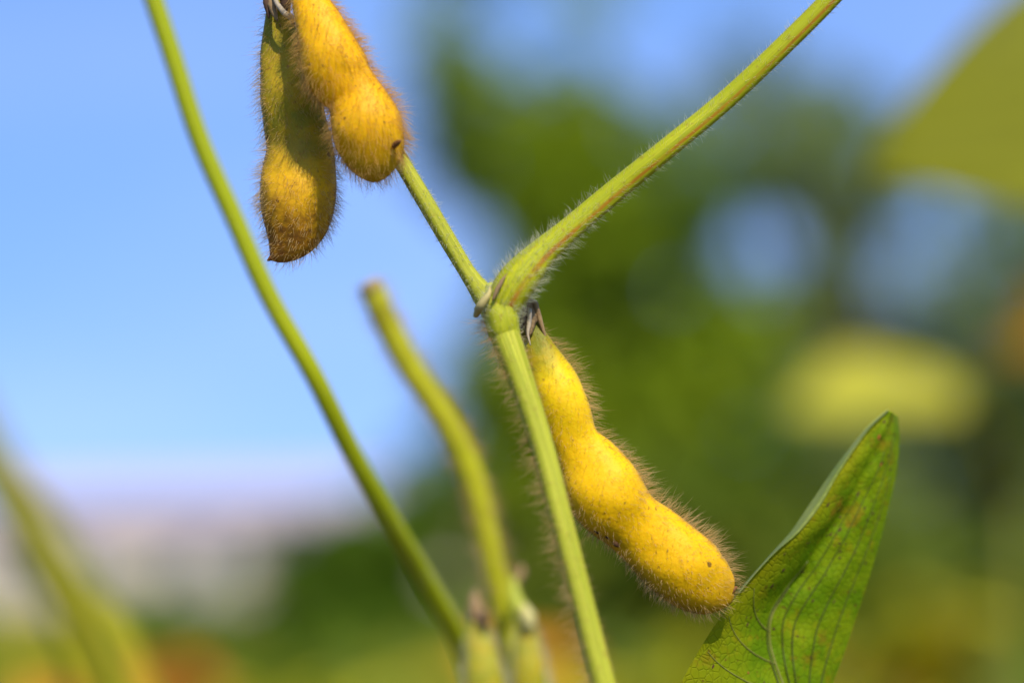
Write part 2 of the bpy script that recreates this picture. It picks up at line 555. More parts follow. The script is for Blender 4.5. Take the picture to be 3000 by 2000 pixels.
def ageing_leaf():
    k = M('ageing soy leaf', 0.62, 0.08)
    u, v = k.uv()
    c = k.mix(k.ramp(k.noise(240, 5, 0.65), [(0.38, 0), (0.64, 1)]), (0.115, 0.205, 0.001), (0.20, 0.265, 0.002))
    yl = k.math('ADD', v, k.math('MULTIPLY', k.math('SUBTRACT', k.noise(150, 4), 0.5), 0.5))
    c = k.mix(k.ramp(yl, [(0.02, 0.85), (0.30, 0.0)]), c, (0.26, 0.25, 0.002))
    c = k.mix(k.ramp(k.noise(330, 4, 0.6), [(0.58, 0), (0.70, 0.7)]), c, (0.27, 0.23, 0.003))
    c = k.mix(k.ramp(k.noise(150, 4, 0.65), [(0.58, 0), (0.70, 0.75)]), c, (0.28, 0.12, 0.008))
    c = k.mix(k.ramp(k.noise(1100, 3, 0.5), [(0.66, 0), (0.72, 0.8)]), c, (0.12, 0.06, 0.008))
    k.color(c)
    # net of fine veins between the raised ones
    vo = k.n.new('ShaderNodeTexVoronoi')
    vo.feature = 'DISTANCE_TO_EDGE'
    vo.inputs['Scale'].default_value = 900
    k.l.new(k.tc.outputs['Object'], vo.inputs['Vector'])
    net = k.ramp(vo.outputs['Distance'], [(0.0, 0.0), (0.10, 1.0)])
    c = k.mix(net, k.mix(0.12, c, (0.05, 0.07, 0.003)), c)
    k.color(c)
    k.bump(k.math('ADD', k.math('MULTIPLY', net, 0.8), k.math('MULTIPLY', k.noise(380, 4), 1.6)), 0.55, 0.00018)
    k.translucent(0.25, (1.3, 1.35, 0.5))
    return k.m
MAT_LEAF_D = ageing_leaf()
MAT_LEAF_UNDER = leaf_material('pale leaf margin', (0.20, 0.27, 0.04), (0.27, 0.32, 0.07), (0.36, 0.26, 0.10), 0.25, 2.0, 0.4)
MAT_VEIN = plain_material('leaf vein', (0.07, 0.09, 0.004), 0.5, 0.4, 300)
MAT_VEIN_PALE = plain_material('pale leaf midrib', (0.19, 0.19, 0.03), 0.5, 0.3, 300)
MAT_SPOT = plain_material('brown leaf spot', (0.07, 0.03, 0.008), 0.8, 0.5, 900)
MAT_RUST = plain_material('rust leaf spot', (0.28, 0.10, 0.01), 0.8, 0.4, 900)
MAT_LEAF_E = leaf_material('olive yellow soy leaf', (0.16, 0.18, 0.001), (0.20, 0.21, 0.002), (0.30, 0.2, 0.01), 0.3, 1.0, 0.3)
MAT_LEAF_F = leaf_material('bright yellow soy leaf', (0.43, 0.41, 0.03), (0.50, 0.47, 0.04), (0.5, 0.35, 0.02), 0.3, 1.0, 0.3)
MAT_LEAF_GREEN = leaf_material('green soy leaf', (0.09, 0.15, 0.008), (0.15, 0.20, 0.010), (0.2, 0.14, 0.01), 0.3, 1.0, 0.3)
MAT_LEAF_YELLOW = leaf_material('yellowing soy leaf', (0.34, 0.33, 0.008), (0.50, 0.42, 0.012), (0.36, 0.18, 0.01), 0.3, 1.0, 0.5)
MAT_LEAF_ORANGE = leaf_material('withered orange soy leaf', (0.58, 0.20, 0.015), (0.64, 0.26, 0.02), (0.25, 0.09, 0.01), 0.25, 1.0, 0.5, (1.2, 0.9, 0.6))
MAT_LEAF_BROWN = leaf_material('dry brown soy leaf', (0.30, 0.16, 0.012), (0.36, 0.20, 0.02), (0.2, 0.09, 0.01), 0.25, 1.0, 0.5, (1.2, 0.9, 0.6))
MAT_SOY_STEM_FAR = plain_material('soy stalk', (0.22, 0.22, 0.03), 0.7, 0.3, 20)

# ------------------------------------------------------------------ ground and field
def ground():
    n = 60
    xs = np.sign(np.linspace(-1, 1, n)) * np.abs(np.linspace(-1, 1, n)) ** 3 * 2500
    X, Y = np.meshgrid(xs, xs, indexing='ij')
    Z = 0.015 * np.sin(X * 1.7) * np.cos(Y * 1.3) * (np.hypot(X, Y) < 60)
    V = np.stack((X, Y, Z), -1)
    k = M('field soil', 0.95, 0.1)
    c = k.mix(k.noise(0.6, 8, 0.65), (0.09, 0.055, 0.032), (0.17, 0.12, 0.07))
    c = k.mix(k.ramp(k.noise(0.12, 5), [(0.45, 0), (0.6, 0.8)]), c, (0.08, 0.10, 0.02))
    k.color(c)
    k.bump(k.noise(14, 8, 0.7), 0.8, 0.03)
    o = link_mesh('ground', V.reshape(-1, 3), grid_faces(n, n, False), k.m)
    o['kind'] = 'structure'
    o['label'] = 'brown field soil with patches of low green'
ground()

# ------------------------------------------------------------------ far building
def box_arrays(x0, x1, y0, y1, z0, z1):
    V = np.array([(x, y, z) for x in (x0, x1) for y in (y0, y1) for z in (z0, z1)], float)
    F = np.array([(0, 1, 3, 2), (4, 6, 7, 5), (0, 4, 5, 1), (2, 3, 7, 6), (0, 2, 6, 4), (1, 5, 7, 3)])
    return V, F

def building():
    # long low shed: its near right end about 95 m off, running away to the left
    e = thing('long_shed', 'long low pale building with a greyish pink roof far behind at the left', 'building', (0, 0, 0))
    Lg, W = 70.0, 11.0
    ang = math.radians(180 - 35)
    org = Vector((-2.0, 87, 0))
    mw = Matrix.Translation(org) @ Matrix.Rotation(ang, 4, 'Z')
    def put(V):
        return np.array([mw @ Vector(v) for v in V])
    wall_m = plain_material('pale rendered wall', (0.86, 0.69, 0.47), 0.9, 0.12, 0.4)
    roof_m = plain_material('grey pink sheet roof', (0.62, 0.47, 0.46), 0.7, 0.1, 0.3)
    base_m = plain_material('shed plinth', (0.60, 0.52, 0.40), 0.9, 0.2, 0.5)
    win_m = plain_material('dark window glass', (0.12, 0.13, 0.14), 0.1, 0.2, 1)
    frame_m = plain_material('white window frame', (0.7, 0.7, 0.68), 0.5, 0.05, 1)
    V, F = box_arrays(0, Lg, -W, 0, 0, 3.1)
    wall = link_mesh('wall', put(V), F, wall_m, e, smooth=False)
    V, F = box_arrays(-0.05, Lg + 0.05, -W - 0.05, 0.05, 0.0, 0.45)
    link_mesh('plinth', put(V), F, base_m, e, smooth=False)
    rv = [(-.5, .5, 3.1), (Lg + .5, .5, 3.1), (Lg + .5, -W - .5, 3.1), (-.5, -W - .5, 3.1), (-.5, -W / 2, 4.4), (Lg + .5, -W / 2, 4.4),
          (-.5, .5, 3.22), (Lg + .5, .5, 3.22), (Lg + .5, -W - .5, 3.22), (-.5, -W - .5, 3.22)]
    quads = np.array([(6, 7, 5, 4), (8, 9, 4, 5), (0, 1, 7, 6), (2, 3, 9, 8), (3, 2, 1, 0)])
    tris = np.array([(6, 4, 9), (7, 8, 5), (0, 6, 9), (0, 9, 3), (1, 2, 8), (1, 8, 7)])
    link_mesh('roof', put(rv), [quads, tris], roof_m, e, smooth=False)
    fr = wm = None
    for i in range(10):
        x = 3 + i * 6
        for side in (0, 1):
            y0, y1 = ((0.0, 0.06), (-W - 0.06, -W))[side]
            V, F = box_arrays(x, x + 1.8, y0, y1, 1.1, 2.3)
            f = link_mesh('window', put(V), F, frame_m, e, smooth=False)
            y0, y1 = ((0.02, 0.08), (-W - 0.08, -W - 0.02))[side]
            V, F = box_arrays(x + .12, x + 1.68, y0, y1, 1.22, 2.18)
            link_mesh('pane', put(V), F, win_m, f, smooth=False)
building()

# ------------------------------------------------------------------ trees and shrubs (leaf-sized faces in clumps)
def leaf_cloud(centers, radii, counts, size, rng, squash=0.8, gaps=None):
    """many folded leaf blades; returns verts, faces"""
    pts = []
    for c, r, n in zip(centers, radii, counts):
        d = rng.normal(size=(n, 3))
        d = norm(d) * (rng.random((n, 1)) ** 0.5) * np.array((1, 1, squash)) * r
        pts.append(c + d)
    pts = np.vstack(pts)
    if gaps is not None:
        pts = pts[gaps(pts)]
    n = len(pts)
    a = norm(rng.normal(size=(n, 3)) + np.array((0, -0.2, -0.35)))
    up = norm(rng.normal(size=(n, 3)) * 0.45 + np.array((0.1, -0.45, 0.8)))
    b = norm(np.cross(a, up))
    nn = norm(np.cross(b, a))
    s = size * (0.6 + 0.8 * rng.random((n, 1)))
    tpl = [(0, 0, 0), (.45, -.30, .07), (.45, 0, -.03), (.45, .30, .07), (1, 0, -.08)]
    V = np.stack([pts + s * (x * a + y * b + z * nn) for x, y, z in tpl], 1)
    F = np.array([(0, 1, 2), (0, 2, 3), (1, 4, 2), (2, 4, 3)])
    F = (F[None] + (np.arange(n) * 5)[:, None, None]).reshape(-1, 3)
    return V.reshape(-1, 3), F

def pix(pts):
    q = pts - CAM
    d = q @ FWD
    return np.stack((1500 + (q @ RIGHT) / d / 0.00012, 1000 - (q @ UP) / d / 0.00012), 1)

def limb(name, pts, mat, parent, n=14, m=8):
    return tube(name, pts, n, m, mat, parent, 0.04, 0.05, len(pts))[0]

BARK = plain_material('rough bark', (0.11, 0.08, 0.05), 0.9, 0.4, 30, 0.7, 0.01)

def tree(name, label, cat, depth, blobs, trunk_u, leafmat, size, per, seed, gaps=None, dj=1.0, group=None, stuff=True, trunk_r=0.12, squash=0.85, yellow_green=None):
    """blobs: (u, v, r) in photograph pixels at this depth -> clumps of the real crown"""
    rng = np.random.default_rng(seed)
    k = 0.00012 * depth
    base = P(trunk_u, 1720, depth)
    base[2] = 0
    e = thing(name, label, cat, base, group)
    cs, rs, ns = [], [], []
    for b in blobs:
        u, v, r = b[:3]
        dens = b[3] if len(b) > 3 else 1.0
        dd = depth + rng.uniform(-dj, dj)
        cs.append(P(u, v, dd))
        rs.append(r * k)
        ns.append(max(3, int(per * dens * (r / 130.0) ** 2)))
    V, F = leaf_cloud(cs, rs, ns, size, rng, squash, gaps)
    o = link_mesh('crown', V, F, leafmat, e, smooth=False)
    o['kind'] = 'stuff'
    if yellow_green:  # extra clumps in front whose lighter colour paints the crown's sunlit patches
        yc = [P(u, v, depth - 0.9 * dj) for (u, v, r, d) in yellow_green]
        V, F = leaf_cloud(yc, [y[2] * k for y in yellow_green], [max(3, int(per * y[3] * (y[2] / 130.0) ** 2)) for y in yellow_green], size, rng, squash, gaps)
        o = link_mesh('sunlit_tone_foliage', V, F, T_SUNLIT_TONE, e, smooth=False)
        o['kind'] = 'stuff'
        o['label'] = 'lighter yellow green leaf clumps painted as the sunlit patches of the crown'
    top = np.array(cs)[:, 2].max()
    ctr = np.average(np.array(cs), axis=0)
    fork = base * 0.5 + np.array((ctr[0], ctr[1], 0)) * 0.5
    fork[2] = max(0.25, np.array(cs)[:, 2].min() * 0.8)
    limb('trunk', [(*base - np.array((0, 0, .05)), trunk_r * 1.15) if False else (base[0], base[1], -0.05, trunk_r * 1.2),
                   (base[0], base[1], fork[2] * .5, trunk_r), (*fork, trunk_r * .85),
                   (ctr[0], ctr[1], fork[2] * .4 + top * .6, trunk_r * .35)], BARK, e, 20, 10)
    pick = rng.choice(len(cs), size=min(len(cs), 14), replace=False)
    for i in pick:
        c = cs[i]
        mid = fork * 0.45 + c * 0.55
        mid[2] += 0.05
        limb('limb', [(*(fork + np.array((0, 0, rng.uniform(0, .2)))), trunk_r * .4), (*mid, trunk_r * .22), (*c, trunk_r * .06)], BARK, e, 8, 6)
    return e

def gap_filter(circles, seed):
    rng = np.random.default_rng(seed)
    def f(pts):
        uv = pix(pts)
        keep = np.ones(len(pts), bool)
        for (u, v, r, p) in circles:
            inside = np.hypot(uv[:, 0] - u, uv[:, 1] - v) < r
            keep &= ~(inside & (rng.random(len(pts)) < p))
        return keep
    return f

GREENS = [(0.07, 0.135, 0.010), (0.13, 0.20, 0.010), (0.09, 0.165, 0.012), (0.19, 0.23, 0.010), (0.14, 0.21, 0.010)]
T_MAIN = tree_leaf_material('broad tree leaves', GREENS, 0.45)
T_SUNLIT_TONE = tree_leaf_material('tree leaves in painted sunlit tone', [(0.23, 0.32, 0.010), (0.32, 0.36, 0.012), (0.19, 0.28, 0.010)], 0.4)  # sunlight on parts of the crown, put into a brighter leaf colour
T_LIGHT = tree_leaf_material('light tree leaves', [(0.14, 0.19, 0.04), (0.22, 0.26, 0.07), (0.17, 0.22, 0.05)], 0.35)
T_SHRUB = tree_leaf_material('shrub leaves', [(0.09, 0.15, 0.012), (0.16, 0.20, 0.012), (0.12, 0.17, 0.012), (0.20, 0.21, 0.012)], 0.3)
T_DARK = tree_leaf_material('dark shrub leaves', [(0.06, 0.12, 0.004), (0.10, 0.16, 0.004), (0.07, 0.13, 0.005)], 0.3)

main_blobs = []
rb = random.Random(5)
for (u, v, r, d) in [
    (1350, -150, 170, .7), (1270, 20, 90, .5), (1270, 160, 90, .6), (1290, 300, 100, .9), (1300, 420, 100, .9), (1330, 560, 90, .6), (1300, 60, 120, .6), (1330, 210, 130, .9), (1390, 340, 140, 1), (1350, 480, 120, 1), (1440, 560, 130, 1),
    (1500, 200, 120, .5), (1720, -30, 120, .7), (1560, 380, 150, 1.2), (1690, 230, 130, 1.1), (1740, 360, 150, 1.2), (1650, 520, 150, 1.3), (1800, 500, 140, 1.2),
    (1900, 330, 100, .6), (1950, 430, 110, .7), (1560, 680, 150, 1.2), (1700, 700, 160, 1.3), (1850, 680, 150, 1.2), (2000, 560, 110, .9),
    (2080, 560, 100, .9), (2060, 660, 90, .8), (1900, 850, 120, 1), (1960, 720, 120, 1), (2020, 900, 110, 1), (1850, 780, 110, .9), (2100, 800, 80, .8), (2060, 480, 110, .8), (1620, 850, 150, 1.3), (1760, 880, 150, 1.3), (1550, 960, 130, 1), (1700, 1040, 170, 1.4),
    (1880, 1050, 170, 1.4), (2060, 1020, 140, 1.2), (2200, 980, 130, 1.1), (1400, 1090, 130, 1), (1330, 1130, 90, .7), (1560, 1180, 170, 1.3), (1760, 1220, 180, 1.4),
    (1960, 1220, 180, 1.4), (2150, 1170, 160, 1.2), (1450, 1330, 170, 1.2), (1650, 1400, 180, 1.4), (1870, 1400, 180, 1.4), (2080, 1380, 170, 1.3),
    (1260, 1360, 110, .5), (1300, 1480, 140, 1), (1160, 1520, 110, .9), (1500, 1520, 180, 1.2), (1720, 1580, 180, 1.3), (1950, 1580, 180, 1.3), (2200, 1380, 150, 1)]:
    main_blobs.append((u, v, r, d))
main_gaps = gap_filter([(2225, 670, 80, .9), (2285, 735, 60, .9), (2165, 765, 45, .8), (2010, 830, 75, .75), (1600, 90, 130, .85), (1880, 130, 150, .93), (2050, 180, 200, .9), (1225, 650, 110, .9), (1180, 900, 180, .9), (1450, 250, 60, .9), (1400, 30, 70, .85), (1630, 440, 45, .8), (1500, 660, 45, .75), (2080, 470, 50, .8), (1680, 940, 45, .7), (2250, 1060, 50, .7)], 3)
tree('leafy_tree', 'broad dark green leafy tree behind the pods, its crown filling the middle of the view', 'tree', 9.5, main_blobs, 1760, T_MAIN, 0.095, 95, 21, main_gaps, 0.7, yellow_green=[(1710, 320, 120, 1.0), (1850, 700, 130, 1.0), (1570, 770, 110, 1.0), (2170, 985, 130, 1.3), (1400, 1080, 110, 1.0), (1330, 170, 100, 0.8), (1920, 1060, 110, 0.8), (1500, 560, 110, 0.8), (1700, 1180, 120, 0.8), (1500, 1400, 130, 1.0), (2000, 1400, 120, 1.0), (1260, 1420, 100, 0.8), (1700, 30, 100, 0.8), (1450, 330, 110, 1.0), (1600, 480, 120, 1.0), (1780, 520, 100, 0.8), (1450, 900, 100, 0.8), (2080, 1180, 130, 1.0), (1620, 1020, 110, 0.8), (1850, 1250, 120, 1.0)])

right_blobs = []
for (u, v, r, d) in [(2200, 200, 140, 0.73), (2380, 260, 130, 0.73), (2320, 420, 150, 0.84), (2480, 480, 150, 0.95), (2560, 640, 140, 0.95), (2430, 640, 140, .55), (2780, 720, 150, .6),
                     (2900, 560, 160, .6), (3060, 700, 200, .8), (2420, 860, 140, .9), (2520, 950, 150, .9), (2880, 900, 170, .9), (3050, 950, 180, 1), (2300, 1060, 150, 1.1), (2700, 1000, 150, 1),
                     (2860, 1120, 180, 1.2), (3060, 1180, 180, 1.2), (2400, 1240, 170, 1.2), (2620, 1250, 180, 1.2), (2850, 1330, 190, 1.3), (3060, 1400, 190, 1.3),
                     (2350, 1450, 180, 1.2), (2600, 1480, 190, 1.3), (2850, 1560, 190, 1.3), (3050, 1620, 190, 1.2), (3300, 900, 300, 1), (3300, 1400, 300, 1.2)]:
    right_blobs.append((u, v, r, d))
for (u, v, r, d) in [(2480, 760, 130, .8), (2420, 560, 130, .8), (2120, 880, 100, .7), (2110, 440, 120, .7), (2330, 320, 130, .7), (2230, 480, 120, .8), (2190, 280, 120, .5), (2350, 900, 130, .9), (2120, 700, 80, .5), (2620, 560, 150, .8), (2700, 830, 130, .8), (2060, 300, 110, .4)]:
    right_blobs.append((u, v, r, d))
for (u, v, r, d) in [(2060, 800, 90, .6), (2380, 650, 110, 1.0), (2400, 800, 110, 1.0), (2330, 560, 110, .9), (2150, 570, 100, .8), (2090, 700, 80, .6), (2250, 830, 90, .7), (2230, 590, 90, .7), (2560, 330, 120, .7), (2450, 360, 120, .7)]:
    right_blobs.append((u, v, r, d))
right_gaps = gap_filter([(2640, 760, 130, .6), (2222, 690, 100, .96), (2290, 722, 80, .94), (2170, 770, 60, .85), (2250, 330, 90, .3), (2420, 470, 60, .8), (2300, 240, 60, .7)], 4)
tree('leafy_tree', 'thinner pale green tree at the right with sky showing through its crown', 'tree', 12.0, right_blobs, 2750, T_LIGHT, 0.10, 120, 22, right_gaps, 1.0)

sh = [(420, 1780, 110, 1), (330, 1880, 120, 1), (480, 1900, 130, 1.1), (560, 1830, 90, .8), (250, 1980, 120, 1), (430, 2050, 150, 1)]
tree('shrub', 'dark green rounded shrub at the lower left in front of the pale building', 'shrub', 7.0, sh, 420, T_DARK, 0.07, 130, 23, None, 0.3, None, True, 0.03)
sh = [(860, 1640, 110, .9), (980, 1600, 120, 1), (1080, 1560, 120, 1), (1190, 1620, 130, 1.1), (900, 1760, 120, 1), (1050, 1740, 140, 1.2), (1200, 1780, 140, 1.1), (1000, 1880, 150, 1), (820, 1880, 110, .8)]
tree('shrub', 'dark green shrub right of the pale building, left of the snapped stem', 'shrub', 6.5, sh, 1010, T_DARK, 0.07, 130, 24, None, 0.3, None, True, 0.03)
sh = [(1900, 1480, 170, 1), (2130, 1540, 170, 1), (1720, 1640, 170, 1), (1980, 1700, 190, 1), (2250, 1700, 190, 1), (2480, 1620, 170, 1), (2700, 1700, 180, 1), (2900, 1760, 180, 1), (3080, 1700, 180, 1), (1500, 1780, 170, 1)]
tree('shrub', 'olive green spreading shrub behind the lower pod and the folded leaf', 'shrub', 5.2, sh, 2200, T_SHRUB, 0.06, 170, 25, None, 0.4, None, True, 0.03)

# ------------------------------------------------------------------ soy leaves and plants of the field behind
def leaf_grid(L, W, fold=0.25, wave=0.05, curl=0.15, n=14, m=9, seed=0):
    """ovate leaf lying along +x, blade in xy"""
    g = np.random.default_rng(seed)
    ph = g.uniform(0, 6.28, 3)
    s = np.linspace(0, 1, n)
    half = np.sin(PI * s ** 0.72) ** 0.85 * (1 - 0.25 * s) + 0.002
    t = np.linspace(-1, 1, m)
    X = s[:, None] * L + 0 * t
    Y = half[:, None] * t[None] * W / 2 / 0.87
    Z = np.abs(Y) * fold - curl * L * s[:, None] ** 2 + wave * W * np.sin(9 * s[:, None] + ph[0]) * t[None] ** 2
    return np.stack((X, Y, Z), -1)

LEAF_MESH = {}
def leaf_mesh(kind, mat):
    key = (kind, mat.name)
    if key not in LEAF_MESH:
        V = leaf_grid(1.0, 0.66, 0.22, 0.06, 0.18, seed=kind) if kind < 5 else leaf_grid(1.0, 0.52 if kind == 5 else 0.62, 0.05, 0.05, 0.03, seed=kind)
        o = link_mesh('leaf', V.reshape(-1, 3), grid_faces(14, 9, False), mat)
        LEAF_MESH[key] = o.data
        bpy.data.objects.remove(o)
    return LEAF_MESH[key]

def put_leaf(parent, pos, direction, up, size, mat, kind=0, name='leaf'):
    o = bpy.data.objects.new(name, leaf_mesh(kind, mat))
    COL.objects.link(o)
    x = Vector(direction).normalized()
    z = (Vector(up) - x * Vector(up).dot(x)).normalized()
    y = z.cross(x)
    R = Matrix((x, y, z)).transposed().to_4x4()
    o.parent = parent
    o.matrix_basis = Matrix.Translation(Vector(pos) - base_loc(parent)) @ R @ Matrix.Diagonal((size, size, size, 1))
    return o

def field_plant(x, y, h, seed, mats, label, group, nl=6, lean=0.0):
    g = random.Random(seed)
    e = thing('soybean_plant', label, 'plant', (x, y, 0), group)
    lx = g.uniform(-.05, .05) + lean
    stem = [(x, y, -0.02, .004), (x + lx * .4, y + .01, h * .5, .0033), (x + lx, y, h, .002)]
    limb('stem', stem, MAT_SOY_STEM_FAR, e, 10, 6)
    for i in range(nl):
        f = 0.35 + 0.65 * (i + 0.5) / nl
        an = i * 2.4 + g.uniform(-.4, .4)
        bx, bz = x + lx * f, h * f
        pl = g.uniform(.07, .13)
        tip = Vector((bx + math.cos(an) * pl, y + math.sin(an) * pl, bz + pl * g.uniform(.35, .9)))
        limb('petiole', [(bx, y, bz, .0015), ((bx + tip.x) / 2, (y + tip.y) / 2, (bz + tip.z) / 2 + .01, .0013), (*tip, .001)], MAT_SOY_STEM_FAR, e, 5, 5)
        mat = g.choice(mats)
        for q in (-1, 0, 1):
            a2 = an + q * 1.15
            d = Vector((math.cos(a2), math.sin(a2), g.uniform(-.7, .05)))
            put_leaf(e, tip, d, (g.uniform(-.35, .35), g.uniform(-.5, .2), 1), g.uniform(.065, .10), mat, g.randrange(3))
    return e

GY, GG, GO = MAT_LEAF_YELLOW, MAT_LEAF_GREEN, MAT_LEAF_ORANGE
field = []
def fp(u, vtop, d, seed, mats, nl=6):
    p = P(u, vtop, d)
    field.append((d, p[0], p[1], max(0.25, p[2] - 0.05), seed, mats, nl))
fp(650, 1890, 2.1, 1, [GO, GO, GO, GY], 8)
fp(980, 1960, 2.0, 2, [GY, GY, GG], 6)
fp(1180, 1900, 2.6, 3, [GY, GG], 6)
fp(60, 1960, 2.6, 4, [GO, GY], 6)
fp(350, 1990, 2.8, 5, [GG, GG, GY], 6)
fp(1560, 1900, 2.4, 6, [GG, GY], 7)
fp(1800, 1840, 2.2, 7, [GY, GG], 7)
fp(2080, 1900, 2.0, 8, [GG, GY], 7)
fp(2620, 1900, 1.5, 9, [GY, GY, GG], 7)
fp(2900, 1840, 1.8, 10, [GY, GG], 7)
fp(2350, 1760, 3.0, 11, [GG, GY], 7)
fp(2780, 1700, 3.2, 12, [GG, GG, GY], 7)
fp(3050, 1650, 2.6, 13, [GG, GY], 7)
fp(1400, 1840, 3.2, 14, [GG], 7)
fp(760, 1900, 3.4, 15, [GG, GY], 7)
fp(200, 1930, 3.6, 16, [GG, GY], 6)
fp(2000, 1800, 3.8, 17, [GG, GY], 7)
fp(-150, 1900, 2.2, 18, [GY, GG], 6)
fp(900, 1900, 1.9, 21, [GY, GY, GG], 7)
fp(1090, 1930, 1.8, 22, [GY, GG], 7)
fp(1250, 1960, 1.7, 23, [GY, GG], 7)
fp(1700, 1930, 1.8, 24, [GY, GG], 7)
fp(1950, 1890, 1.7, 25, [GG, GY], 7)
fp(2480, 1800, 2.3, 26, [GG, GY], 7)
fp(2700, 1850, 1.6, 27, [GY, GY], 7)
fp(1190, 1740, 2.2, 30, [GO, GY, GO], 6)
fp(2520, 1880, 1.7, 31, [GY, GY, GO], 6)
fp(2900, 1900, 1.5, 32, [GY, GO, GY], 6)
fp(20, 1930, 2.0, 33, [GO, GO, GY], 6)
fp(780, 1880, 2.2, 34, [GY, GO], 6)
fp(1620, 1960, 1.6, 35, [GY, GY], 6)
fp(2150, 1900, 1.6, 36, [GY, GY], 7)
fp(2600, 1820, 1.9, 37, [GY, GY, GO], 7)
fp(2860, 1760, 1.9, 38, [GY, GO, GG], 7)
fp(1010, 1900, 1.7, 39, [GY, GY, GO], 7)
fp(530, 1960, 2.0, 40, [GO, GY, GG], 6)
fp(740, 1880, 2.0, 41, [GO, GO, GO], 7)
fp(2920, 1850, 1.7, 42, [GO, GY], 7)
fp(2980, 1780, 2.2, 28, [GG, GY], 7)
fp(2200, 1830, 2.6, 29, [GG, GY], 7)
for (d, x, y, h, seed, mats, nl) in field:
    if seed in (1, 41):
        field_plant(x, y, h, seed, mats, 'soybean plant with withered orange leaves low in the background at the left', 'withered soybean plants at the left', nl)
    else:
        field_plant(x, y, h, seed, mats, 'blurred soybean plant with green and yellowing leaves in the field behind', 'soybean plants in the field behind', nl)

def canopy():
    """the closed soy canopy further out, a mass of leaves nobody could count"""
    rng = np.random.default_rng(77)
    n = 26000
    y = 3.4 + 45 * rng.random(n) ** 2.2
    x = (rng.random(n) - 0.5) * (2.2 + y * 0.75)
    row = np.round(y / 0.6) * 0.6
    y = row + (y - row) * 0.7
    z = 0.30 + 0.30 * rng.random(n) ** 0.6
    V, F = leaf_cloud(np.stack((x, y, z), 1), np.full(n, 0.02), np.ones(n, int), 0.085, rng)
    o = link_mesh('soybean_field', V, F, T_SHRUB, None, smooth=False)
    o['kind'] = 'stuff'
    o['label'] = 'closed canopy of soybean leaves covering the field'
canopy()

# ------------------------------------------------------------------ pods
def pod_grid(spine, n=150, m=64, fat=0.68, lens=0.85, seed=0, seeds=(), swell=0.16):
    """spine rows (u, v, halfwidth px, depth). theta 0 = upper-right suture, quarter turn = towards camera"""
    rows = []
    for (u, v, hw, d) in spine:
        rows.append((*P(u, v, d), hw * 0.00012 * d))
    R, s = catmull(rows, n)
    C, w = R[:, :3], np.maximum(R[:, 3], 0.00004)
    T, side, dep = frames(C)
    # side to the right of the picture
    side = side * np.sign(np.sum(side * RIGHT, 1, keepdims=True))
    th = np.linspace(0, 2 * PI, m, endpoint=False)
    t = s / s[-1]
    bulge = np.zeros(n)
    for (a, sg) in seeds:
        bulge += np.exp(-((t - a) / sg) ** 2)
    h = w * fat * (1 - swell + 2 * swell * np.clip(bulge, 0, 1))
    ct, st = np.cos(th), np.sin(th)
    stp = np.sign(st) * np.abs(st) ** lens
    ridge = 1 + 0.035 * np.exp(-((np.minimum(th, 2 * PI - th)) / 0.16) ** 2) + 0.03 * np.exp(-((th - PI) / 0.14) ** 2)
    g = np.random.default_rng(seed)
    ph = g.uniform(0, 6.28, 8)
    lump = 1 + 0.012 * np.sin(13 * t[:, None] + 2 * th[None] + ph[0]) + 0.010 * np.sin(29 * t[:, None] - 3 * th[None] + ph[1]) + 0.008 * np.sin(47 * t[:, None] + 5 * th[None] + ph[2])
    V = C[:, None] + (w[:, None] * lump * (ct * ridge)[None])[..., None] * side[:, None] + (h[:, None] * lump * stp[None])[..., None] * dep[:, None]
    return V

def pod(label, spine, mat, parent, hairmat, nhair, hlen, hr, beak=None, seed=0, seeds=(), fat=0.68, edge=1.0, lean=0.5, n=150, m=64, face=0.8, swell=0.16, curl=0.35, jitter=0.35, bottom=1.0):
    V = pod_grid(spine, n, m, fat, seed=seed, seeds=seeds, swell=swell)
    VV = np.vstack((V.reshape(-1, 3), V[0].mean(0)[None], V[-1].mean(0)[None]))
    k = n * m
    a, b = np.arange(m), (np.arange(m) + 1) % m
    F = [grid_faces(n, m, True), np.stack((b, a, np.full(m, k)), 1), np.stack(((n - 1) * m + a, (n - 1) * m + b, np.full(m, k + 1)), 1)]
    uv = np.vstack((grid_uv(n, m, True), np.tile([[0, .25]], (3 * m, 1)), np.tile([[1, .25]], (3 * m, 1))))
    o = link_mesh('pod', VV, F, mat, parent, uv)
    if label:
        o['label'] = label
    def lenw(t, th):
        e0 = np.exp(-((np.minimum(th, 2 * PI - th)) / 0.55) ** 2)
        e1 = np.exp(-((th - PI) / 0.6) ** 2) * bottom
        return (face + (1.15 - face) * np.clip(e0 * edge + e1, 0, 1.2)) * np.clip(t * 9 - 0.15, 0.25, 1)
    def weight(t, th):
        e0 = np.exp(-((np.minimum(th, 2 * PI - th)) / 0.4) ** 2)
        e1 = np.exp(-((th - PI) / 0.45) ** 2)
        return 0.55 + 1.5 * e0 * edge + 1.0 * e1 + 0 * t
    rng = np.random.default_rng(seed + 100)
    hairs('pod_hair', V, hairmat, o, nhair, hlen, hr, lean, jitter, curl, weight, lenw, rng)
    if beak:
        bk = [(*P(u, v, d), r * 0.00012 * d) for (u, v, d, r) in beak]
        tube('beak', bk, 10, 8, MAT_BEAK, o, 0.1, 0.1)
    return o, V

def strand(name, pts, mat, parent, n=14, m=7):
    return tube(name, [(*P(u, v, d), r * 0.00012 * d) for (u, v, r, d) in pts], n, m, mat, parent, 0.1, 0.12, int(pts[0][0]))[0]

